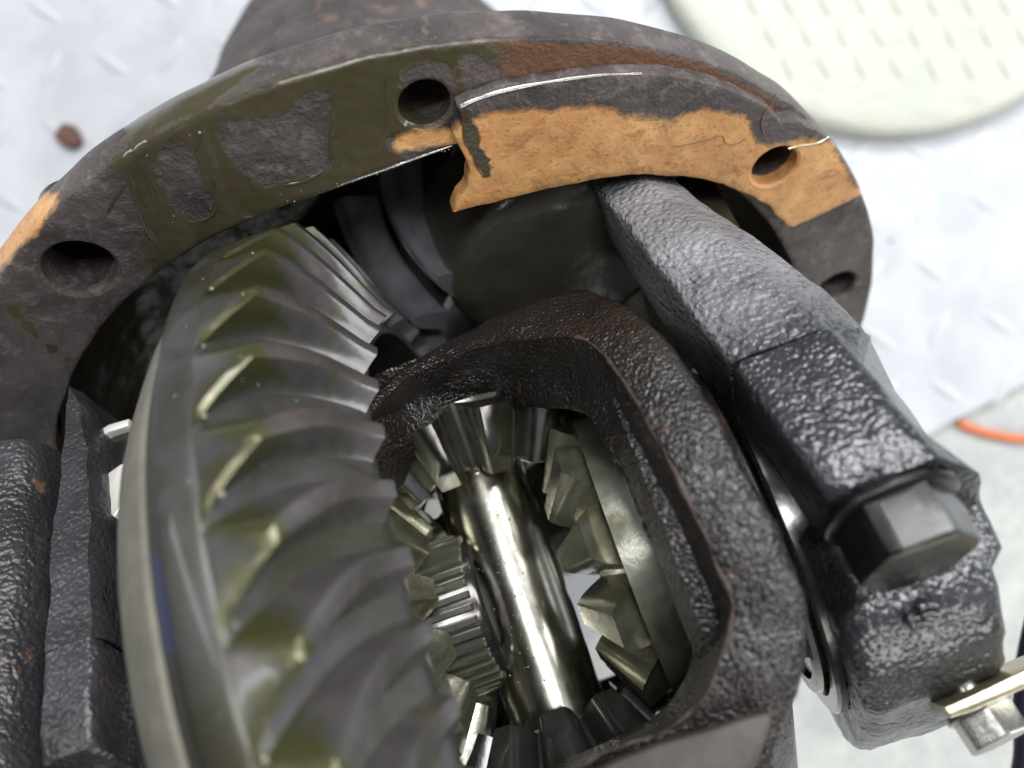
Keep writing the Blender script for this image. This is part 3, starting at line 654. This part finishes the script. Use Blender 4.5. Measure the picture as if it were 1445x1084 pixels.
cen = C0 + 6 * m + 1.5 * a
def outward(P):
    v = P - (P.mean(0)); v = v - a * 0; return v / np.linalg.norm(v, axis=1)[:, None]
ow = outward(O)
O1 = O - rO * .35 + ow * .22; O2 = O - rO * 1.0 + ow * .30; O3 = O - rO * 2.2 + ow * .2; O4 = O - m * 4.5 - rO * .6; O5 = O - m * 8 - rO * 1.2; 
iw = outward(I_)
I2 = I_ + iw * .25 - rI * .5; I3 = I_ + iw * 1.1 - rI * 1.1; I4 = I_ + iw * 1.3 - m * 3.0
rsl = [O4, O3, O2, O1, O]
for f in (.15, .3, .45, .6, .75, .9): rsl.append(O + (Sm - O) * f + ((rO) * .10 * math.sin(f * 3.1)))
rsl.append(Sm)
for f in (.1, .22, .36, .5, .65, .8, .92):
    bulge = .25 * math.sin(f * math.pi)
    rsl.append(Sm + (I_ - Sm) * f - (unit(m) * bulge) * (1 if f > .3 else .3))
rsl += [I_, I2, I3, I4]
V, F = rings(rsl, False); V = rough(V, .09, .9, 2); V = rough(V, .03, 2.6, 4); V = rough(V, .012, 5., 6)
mesh("window_frame", V, F, m_case, case, smooth=70)
sm2 = rough(rough(Sm, .09, .9, 2), .03, 2.6, 4)[72:-8]
# brown flash line along the seam
mesh("parting_flash", *tube(sm2 + unit(m) * .0 , [max(.006, .028 + .07 * nz(q, 1.7)) for q in sm2], 7), m_seam, case, smooth=60)
# case body round the axis: right shoulder and hub, bolted flange, rear wall halves
right_prof = [(6.6, 4.2), (6.7, 4.6), (6.0, 5.2), (4.6, 5.7), (3.7, 6.2), (3.45, 6.7), (3.45, 9.3), (2.5, 9.4), (2.4, 6), (3.0, 4.6), (4.8, 4.1), (5.9, 3.9)]
V, F = revolve(right_prof, C0, a, 120, x=p); mesh("hub", rough(V, .04, 1.5), F, m_case, case, smooth=50)
left_prof = [(10.97, -4.38), (11.0, -4.5), (10.85, -4.75), (10.0, -5.6), (9.8, -5.75), (9.2, -5.8), (6, -6.2), (3.6, -6.6), (3.45, -7.2), (3.45, -9.5), (2.4, -9.5), (2.4, -5.3), (6, -4.6), (8.1, -4.38)]
V, F = revolve(left_prof, C0, a, 240, x=n); V = rough(V, .025, 1.2); mesh("mounting_flange", V, F, m_rim, case, smooth=40)
# barrel walls: two arcs each side of the windows (windows at +m and -m)
def arc_wall(t0, t1, name):
    rs = []
    tt = np.linspace(t0, t1, 40)
    for R_, s_ in ((7.3, -4.2), (7.45, -1), (7.45, 2.5), (7.2, 4.0), (6.6, 4.4), (6.2, 4.0), (6.3, 0), (6.3, -4.2)):
        rs.append(np.array([C0 + a * s_ + R_ * (math.cos(t) * p + math.sin(t) * m) for t in tt]))
    V, F = rings(rs, False, wrap=True); k = 40
    F = list(F) + [tuple(i * k for i in range(8)), tuple(i * k + k - 1 for i in range(8))[::-1]]
    mesh(name, rough(V, .06, 1.1, 3), F, m_case, case, smooth=50)
arc_wall(math.radians(-64), math.radians(22), "barrel_wall"); arc_wall(math.radians(158), math.radians(246), "barrel_wall")
# machined lower face
P = [hit(x, y, C0 + 7.0 * m, m) for x, y in [(835, 1092), (870, 1073), (930, 1050), (1000, 1030), (1055, 1012), (1082, 1006), (1090, 1012), (1086, 1030), (1060, 1100), (1020, 1180), (860, 1200)]]
mesh("machined_pad", *slab(np.array(P) - m * 1.0, m, 1.0, .06), m_rim and steel("brown_machined", (.06, .05, .042), (.04, .034, .028), rg=.55, metal=.0, bumpd=.01, coat=.0), case, smooth=35)

# ------------------------------------------------------------------ bevel gears inside
def bevel(name, label, o, ax, xd, N, Ro, Ri, zo, zi, back, bore, depth, mat_, twist=0, group=None, rotz=0.):
    """axis ax points from the gear's back towards the apex; teeth on a cone between (Ro,zo) and (Ri,zi)"""
    ax = unit(ax); x = unit(xd - ax * (xd @ ax)); y = np.cross(ax, x); fr = FR(o, x, y, ax)
    g = root(name, label, "gear", fr, group)
    prof = [(bore, back), (Ro * .7, back), (Ro - .3, back + .15), (Ro - (.35 if back < -5 else -.05), back + .35), (Ro - (.25 if back < -5 else -.02), zo - .10), (Ro - depth * .45, zo - depth * .35 + .0), (Ri - depth * .1, zi - depth * .55), (bore + .12, zi - depth * .5), (bore, zi - depth * .7)]
    if back < -5: prof[:5] = [(bore, zo - .3), (Ro - 1.2, zo - .3), (Ro - .9, zo - .22), (Ro - .6, zo - .12)]
    V, F = revolve(prof, o, ax, N * 10, x=x)
    mesh("gear_body", V, F, mat_, g, smooth=38)
    sl = unit(np.array([Ro - Ri, zo - zi])); nr = np.array([-sl[1], sl[0]]); nr = nr if nr[1] > 0 else -nr
    rs = []; pit = 2 * math.pi * Ro / N
    for k in range(6):
        t = k / 5; R0 = Ro - depth * .45 + (Ri - Ro + depth * .35) * t; z0 = zo - depth * .35 + (zi - depth * .55 - zo + depth * .35) * t; sc = R0 / Ro
        ring = []
        for xx, yy in ((-.47, -.12), (-.42, .1), (-.36, .4), (-.29, .72), (-.215, .95), (-.18, 1.), (.18, 1.), (.215, .95), (.29, .72), (.36, .4), (.42, .1), (.47, -.12)):
            h = yy * depth * (.55 + .45 * sc) ; r_ = R0 + nr[0] * h; z_ = z0 + nr[1] * h; ph = xx * pit * sc * 1.05 / max(R0, .3)
            ring.append((r_ * math.cos(ph), r_ * math.sin(ph), z_))
        rs.append(np.array(ring))
    tv, tf = rings(rs, False); K = 12; tf = list(tf) + [tuple(range(K)), tuple(5 * K + i for i in range(K))[::-1]]
    t0 = None
    for i in range(N):
        if t0 is None: t0 = mesh("tooth", tv, tf, mat_, g, local=True, smooth=35); q = t0
        else: q = t0.copy(); COL.objects.link(q)
        q.rotation_euler = (0, 0, rotz + 2 * math.pi * i / N)
    return g
bevel("side_gear", "olive tinted side gear with square teeth at the right of the case window", C1 + a * 0, -a, m, 11, 4.0, 2.1, -3.0, -1.75, -4.35, 1.6, 1.25, m_side, rotz=.12)
bevel("side_gear", "side gear half hidden behind the big ring gear, its splined bore open", C1 + a * 0, a, m, 11, 3.95, 2.25, -2.75, -1.75, -3.6, 1.95, 1.05, m_side, rotz=.3)
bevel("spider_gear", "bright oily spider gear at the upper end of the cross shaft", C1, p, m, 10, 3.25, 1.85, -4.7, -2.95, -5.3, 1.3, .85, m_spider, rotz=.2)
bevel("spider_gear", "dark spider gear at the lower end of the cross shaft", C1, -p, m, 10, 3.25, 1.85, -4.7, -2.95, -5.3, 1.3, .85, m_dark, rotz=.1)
# cross shaft
pfr = FR(C1, a, m, p)
cs = root("cross_shaft", "polished round cross shaft running between the two spider gears", "shaft", pfr)
V, F = revolve([(1.2, -6.6), (1.28, -6.5), (1.32, -6.4), (1.32, -3), (1.325, 0), (1.32, 3), (1.32, 6.4), (1.2, 6.5)], C1, p, 72, x=a, caps=True)
mesh("shaft_body", V, F, m_pin, cs, smooth=40)
bd = []
for k in range(70):
    z = RNG.uniform(-2.2, 2.6); t = 1.57 + RNG.normal(.0, .38); r_ = RNG.uniform(.012, .034)
    bd.append(bead(C1 + p * z + 1.32 * (math.cos(t) * a + math.sin(t) * m), r_))
mesh("oil_beads", *join(*bd), m_oil, cs, smooth=60)['kind'] = 'stuff'
# splined axle bore of the left side gear
sfr = FR(C1 - 1.9 * a, p, m, a)
sp = root("splined_sleeve", "ribbed splined sleeve seen through the gap beside the cross shaft", "sleeve", sfr)
o_ = C1 - 1.9 * a
mesh("sleeve_body", *revolve([(1.55, -2.4), (1.55, 1.1), (1.65, 1.2), (1.95, 1.2), (2.02, 1.1), (2.02, -2.4)], o_, a, 96, x=p), m_dark, sp)
rb = None
for i in range(40):
    if rb is None:
        bx = np.array([(2.0, -.10, -2.3), (2.0, .10, -2.3), (2.17, .07, -2.3), (2.17, -.07, -2.3), (2.0, -.10, 1.0), (2.0, .10, 1.0), (2.17, .07, .95), (2.17, -.07, .95)])
        rb = mesh("spline_rib", bx, [(0, 1, 2, 3), (4, 5, 6, 7), (0, 1, 5, 4), (1, 2, 6, 5), (2, 3, 7, 6), (3, 0, 4, 7)], m_side, sp, local=True, smooth=0); q = rb
    else: q = rb.copy(); COL.objects.link(q)
    q.rotation_euler = (0, 0, i * 2 * math.pi / 40)

# ------------------------------------------------------------------ drive pinion
PO = L(4.3, -1.3, -8.5); pf = FR(PO, a, u, n)
pg = root("drive_pinion", "shiny spiral drive pinion tucked inside the housing under the flange", "gear", pf)
V, F = revolve([(.01, -.5), (2.2, -.5), (2.45, -.35), (2.6, -.3), (3.9, -4.2), (2.0, -6.5), (.01, -6.5)], PO, n, 90, x=a, wrap=False)
mesh("pinion_body", V, F, m_dark, pg, smooth=40)
rs = []
for k in range(15):
    t = k / 14; z_ = -.1 - 4.4 * t; Rr = 2.55 + 1.7 * t; hg = .95 + .2 * t; ph = .16 * t - .16 * 4 * t * (1 - t); ring = []
    for xx, yy in ((-.50, -.1), (-.41, .18), (-.33, .50), (-.25, .76), (-.14, .93), (0, 1.0), (.14, .93), (.25, .76), (.33, .50), (.41, .18), (.50, -.1)):
        r_ = Rr + yy * hg; an = ph + xx * (.9 + .2 * t) / Rr; ring.append((r_ * math.cos(an), r_ * math.sin(an), z_))
    rs.append(np.array(ring))
tv, tf = rings(rs, False); tf = list(tf) + [tuple(range(11)), tuple(14 * 11 + i for i in range(11))[::-1]]; t0 = None
for i in range(11):
    if t0 is None: t0 = mesh("tooth", tv, tf, m_pinion, pg, local=True, smooth=40); q = t0
    else: q = t0.copy(); COL.objects.link(q)
    q.rotation_euler = (0, 0, .20 + 2 * math.pi * i / 11)

# ------------------------------------------------------------------ bearings
def bearing(s0, s1, label):
    lo, hi = min(s0, s1), max(s0, s1); o = L(s0, 0, 0); d = a if s1 > s0 else -a; w = hi - lo
    g = root("roller_bearing", label, "bearing", FR(o, n, u if s1 > s0 else -u, d), "carrier side bearings")
    mesh("outer_race", *revolve([(4.55, 0), (4.95, 0), (5.02, .07), (5.02, w), (4.5, w), (4.2, w * .5)], o, d, 120, x=n), m_dark, g)
    mesh("inner_race", *revolve([(3.5, -.1), (3.95, -.1), (4.0, 0), (3.8, .3), (4.2, w), (3.5, w)], o, d, 120, x=n), m_dark, g)
    mesh("cage", *revolve([(4.05, -.22), (4.4, -.22), (4.45, -.1), (4.3, 0.1), (4.1, .1)], o, d, 120, x=n), m_bright, g)
    return g
bearing(8.35, 10.3, "bearing edge glinting in the dark gap beside the right cap")
bearing(-6.0, -7.9, "bearing beside the left pedestal behind the ring gear")

# ------------------------------------------------------------------ bearing caps
def cap(name, label, s_fn, prof, bore, mat_, side=None, seg=.3, amp=.06):
    g = root(name, label, "bearing cap", FR(L(0, 0, 0), a, u, n), "bearing caps")
    P2 = dense([np.array(q, float) for q in prof], seg)
    rs = []
    ts = [0, .04, .1] + list(np.linspace(.18, .82, 14)) + [.9, .96, 1]
    cen_ = np.array([0, 2.6])
    for t in ts:
        ed = .22 * (max(0, .1 - t) / .1) ** 1.5 + .22 * (max(0, t - .9) / .1) ** 1.5
        ring = []
        for (w, h) in P2:
            s0, s1 = s_fn(w, h); d = np.array([w, h]) - cen_; isb = math.hypot(w, h) < bore + .05
            q = np.array([w, h]) - (0 if isb or h < -.7 else ed) * d / (np.linalg.norm(d) + 1e-6); ring.append(L(s0 + (s1 - s0) * t, q[0], q[1]))
        rs.append(np.array(ring))
    V, F = rings(rs, True)
    # end faces bridged outer to inner by strips
    k = len(P2); F = list(F) + [tuple(range(k)), tuple((len(ts) - 1) * k + i for i in range(k))[::-1]]
    V = rough(V, amp, 1.3, 3); V = rough(V, amp * .6, 3.2, 8)
    o = mesh("cap_body", V, F, mat_, g, smooth=55)
    if side:
        o.data.materials.append(side)
        for f in o.data.polygons:
            q = np.mean([V[i] for i in f.vertices], 0) - C
            if len(f.vertices) == 4 and q @ u < -4.9 and q @ a > it(q @ n, [-1, 3], [10.72, 11.35]) and q @ n < 2.6: f.material_index = 1
    bm = bmesh.new(); bm.from_mesh(o.data); bmesh.ops.triangulate(bm, faces=[f for f in bm.faces if len(f.verts) > 4]); bm.to_mesh(o.data); bm.free()
    return g
bore = 5.05
arc = [(bore * math.sin(t), bore * math.cos(t)) for t in np.linspace(math.radians(98), math.radians(-98), 30)]
prof = [(-7.0, -.7), (-7.05, .8), (-7.05, 2.2), (-6.9, 2.75), (-6.3, 2.9), (-5.6, 2.95), (-5.0, 3.1), (-4.75, 3.5), (-4.65, 4.1), (-4.3, 4.7), (-3.5, 5.3), (-2.2, 5.75), (0, 5.9), (2.2, 5.75), (3.5, 5.3), (4.3, 4.7), (4.65, 4.1), (5.0, 3.1), (6.3, 2.9), (7.0, 2.6), (7.05, -.7)] + [q for q in arc]
def sR(w, h):
    if w < -4.5:
        k = min(1, max(0, (-w - 6.1) / .9)); return it(h, [-1, 3], [8.45, 9.0]), it(h, [-1, 3], [11.62, 12.15]) - .85 * k
    return it(h, [-1, 3, 6], [8.4, 8.6, 8.6]), it(h, [-1, 3, 6], [11.6, 11.9, 11.7])
rc = cap("bearing_cap", "glossy black bearing cap with a large hex bolt at the right", sR, prof, bore, m_cap, m_cap_side)
lc = cap("bearing_cap", "dark ridged bearing cap at the lower left corner beside the ring gear", lambda w, h: ((-6.5, -7.8) if w < -4.5 else (-6.4, -8.4)), [(w, max(h, .15) if h < .2 else h * .92) for w, h in prof], bore, m_left)
# chamfered outer strip of the cap (dull machined edge)
cs_ = [(10.75, -7.12, -.75), (11.55, -6.2, -.75), (12.3, -6.2, 2.7), (11.35, -7.12, 2.7)]
# far-left lobe: ridged cast side of the left cap and housing
def lobe(h):
    sc = it(h, [-6.2, -5.8, -5, -3, 4], [-.9, -.2, .4, 1.0, 1.1]); return [(-8.5, -4.6), (-8.4, -5.6), (-8.5, -6.3), (-8.8, -6.8), (-9.3, -7.05), (-9.9 - sc * .5, -7.0), (-10.4 - sc, -6.6), (-10.7 - sc, -5.8), (-10.6 - sc, -4), (-8.8, -4)]
sect_loft(lobe, np.linspace(-6.2, 4.2, 40), "cast_lobe", m_left, hous, amp=.10, sc=.6, step=.2)
# raised casting mark on the right cap
MN = unit(-.9 * u + .42 * n); MP = L(10, -4.62, 4.25) + MN * .06
for pts in ([(1294, 858), (1310, 853), (1324, 856)], [(1298, 870), (1314, 866), (1326, 869)], [(1290, 884), (1306, 880), (1316, 884)], [(1286, 866), (1284, 876), (1290, 888)]):
    P_ = catmull([hit(x, y, MP, MN) for x, y in pts], 5)
    mesh("casting_mark", *tube(P_, [.03] + [.085] * (len(P_) - 2) + [.03], 8), m_cap, rc, smooth=60)

# ------------------------------------------------------------------ bolts
def hexbolt(name, label, o, ax, xd, af, hh, fr_, mat_, washer=None, group=None, recess=True):
    ax = unit(ax); x = unit(xd - ax * (xd @ ax)); y = np.cross(ax, x); g = root(name, label, "bolt", FR(o, x, y, ax), group)
    R = af / math.sqrt(3); rs = []
    def hx(R_, z, rnd):
        out = []
        for k in range(48):
            t = k * 2 * math.pi / 48; tt = (t + math.pi / 6) % (math.pi / 3) - math.pi / 6
            r_ = (R_ * math.cos(math.pi / 6)) / math.cos(tt) if True else R_
            r_ = min(r_, R_ * rnd); out.append((r_ * math.cos(t), r_ * math.sin(t), z))
        return np.array(out)
    for R_, z, rnd in ((R, .0, .985), (R, hh * .15, .985), (R, hh * .86, .985), (R, hh * .95, .965), (R * .97, hh, .95), (R * .86, hh * 1.005, 1.0)):
        rs.append(hx(R_, z, rnd))
    t = np.arange(48) * 2 * math.pi / 48
    for r_, z in ((R * .62, hh * 1.012), (R * .3, hh * 1.0), (.05, hh * 1.0)): rs.append(np.stack([r_ * np.cos(t), r_ * np.sin(t), np.full(48, z)], 1))
    V, F = rings(rs, True, True, True); mesh("bolt_head", V, F, mat_, g, local=True, smooth=28)
    if washer:
        V, F = revolve([(R * .5, -washer), (fr_ - .06, -washer), (fr_, -washer + .05), (fr_, -.05), (fr_ - .08, 0.0), (R * .5, 0)], np.zeros(3), np.array([0, 0, 1.]), 64); mesh("washer", V, F, mat_, g, local=True, smooth=35)
    V, F = revolve([(R * .45, -2.5), (R * .5, -2.5), (R * .5, 0), (R * .45, 0)], np.zeros(3), np.array([0, 0, 1.]), 32); mesh("shank", V, F, mat_, g, local=True, smooth=35)
    return g
hexbolt("cap_bolt", "large dark hex bolt on the shoulder of the right bearing cap", L(10.15, -6.05, 3.2), n, a * .83 - u * .55, 2.12, 1.08, 1.36, m_bolt, washer=.16)
# lock plate with its own bolt on the cap crest
LPc = hit(1395, 985, L(0, -4.2, 0), u)
bo = root("lock_plate", "thin yellowish steel lock plate at the lower right corner", "lock plate", WORLD)
P = [hit(x, y, L(10, -3.4, 0), unit(u)) for x, y in [(1335, 1000), (1370, 985), (1450, 946), (1560, 900), (1570, 925), (1460, 968), (1372, 1008), (1340, 1018)]]
P = [hit(x, y, L(10, -4.6, 0), unit(n * .35 - u)) for x, y in [(1333, 998), (1370, 982), (1450, 944), (1560, 900), (1570, 920), (1460, 966), (1375, 1004), (1342, 1014)]]
dn = unit(n * .35 - u); mesh("plate_body", *slab(np.array(P) - dn * 1.6, dn, 1.6, .05), m_brass, bo, smooth=30)
bp = hit(1398, 1012, L(10, -4.3, 0), unit(n * .35 - u)) - dn * .55
hexbolt("lock_bolt", "small bright hex bolt below the lock plate at the lower right", bp, unit(n + .1 * a), a, 1.2, .62, .75, m_bright, washer=.2)
# pale lock tab between the left pedestal and the ring gear
tf_ = [(122, 612), (166, 588), (168, 600), (166, 690), (163, 712), (155, 726), (138, 706), (124, 684), (135, 672), (160, 655), (158, 618), (128, 628)]
PP = L(-6.1, -6.4, -5)
P = [hit(x, y, PP, u) for x, y in [(122, 684), (166, 652), (176, 650), (176, 700), (158, 727), (150, 724), (135, 703)]]
lt = root("lock_tab", "small pale metal tab between the left pedestal and the ring gear", "metal tab", WORLD)
mesh("tab_end", *slab(np.array(P) + u * .4, -u, .3, .05), m_pale, lt, smooth=30)
P = [hit(x, y, PP, u) for x, y in [(121, 613), (150, 596), (178, 588), (178, 598), (150, 607), (124, 622)]]
mesh("tab_edge", *slab(np.array(P) + u * .4, -u, .3, .04), m_pale, lt, smooth=30)
P = [hit(x, y, PP + u * .2, u) for x, y in [(124, 618), (178, 592), (178, 655), (126, 688), (128, 650)]]
mesh("tab_web", *slab(np.array(P) + u * .3, -u, .15, .03), m_dark, lt, smooth=30)
# orange spot on the case flange
q0 = hit_cyl(186, 572, C0, a, 10.9)
# black hose at the far lower right
P = catmull([hit(x, y, np.array([0, 0, 22.]), ZN) for x, y in [(1470, 850), (1452, 930), (1446, 1000), (1448, 1060), (1440, 1120), (1436, 1200)]], 5)
tag(mesh("black_hose", *tube(P, .35, 14), m_hose, smooth=50), "black hose end at the lower right corner beside the bright bolt", "hose")
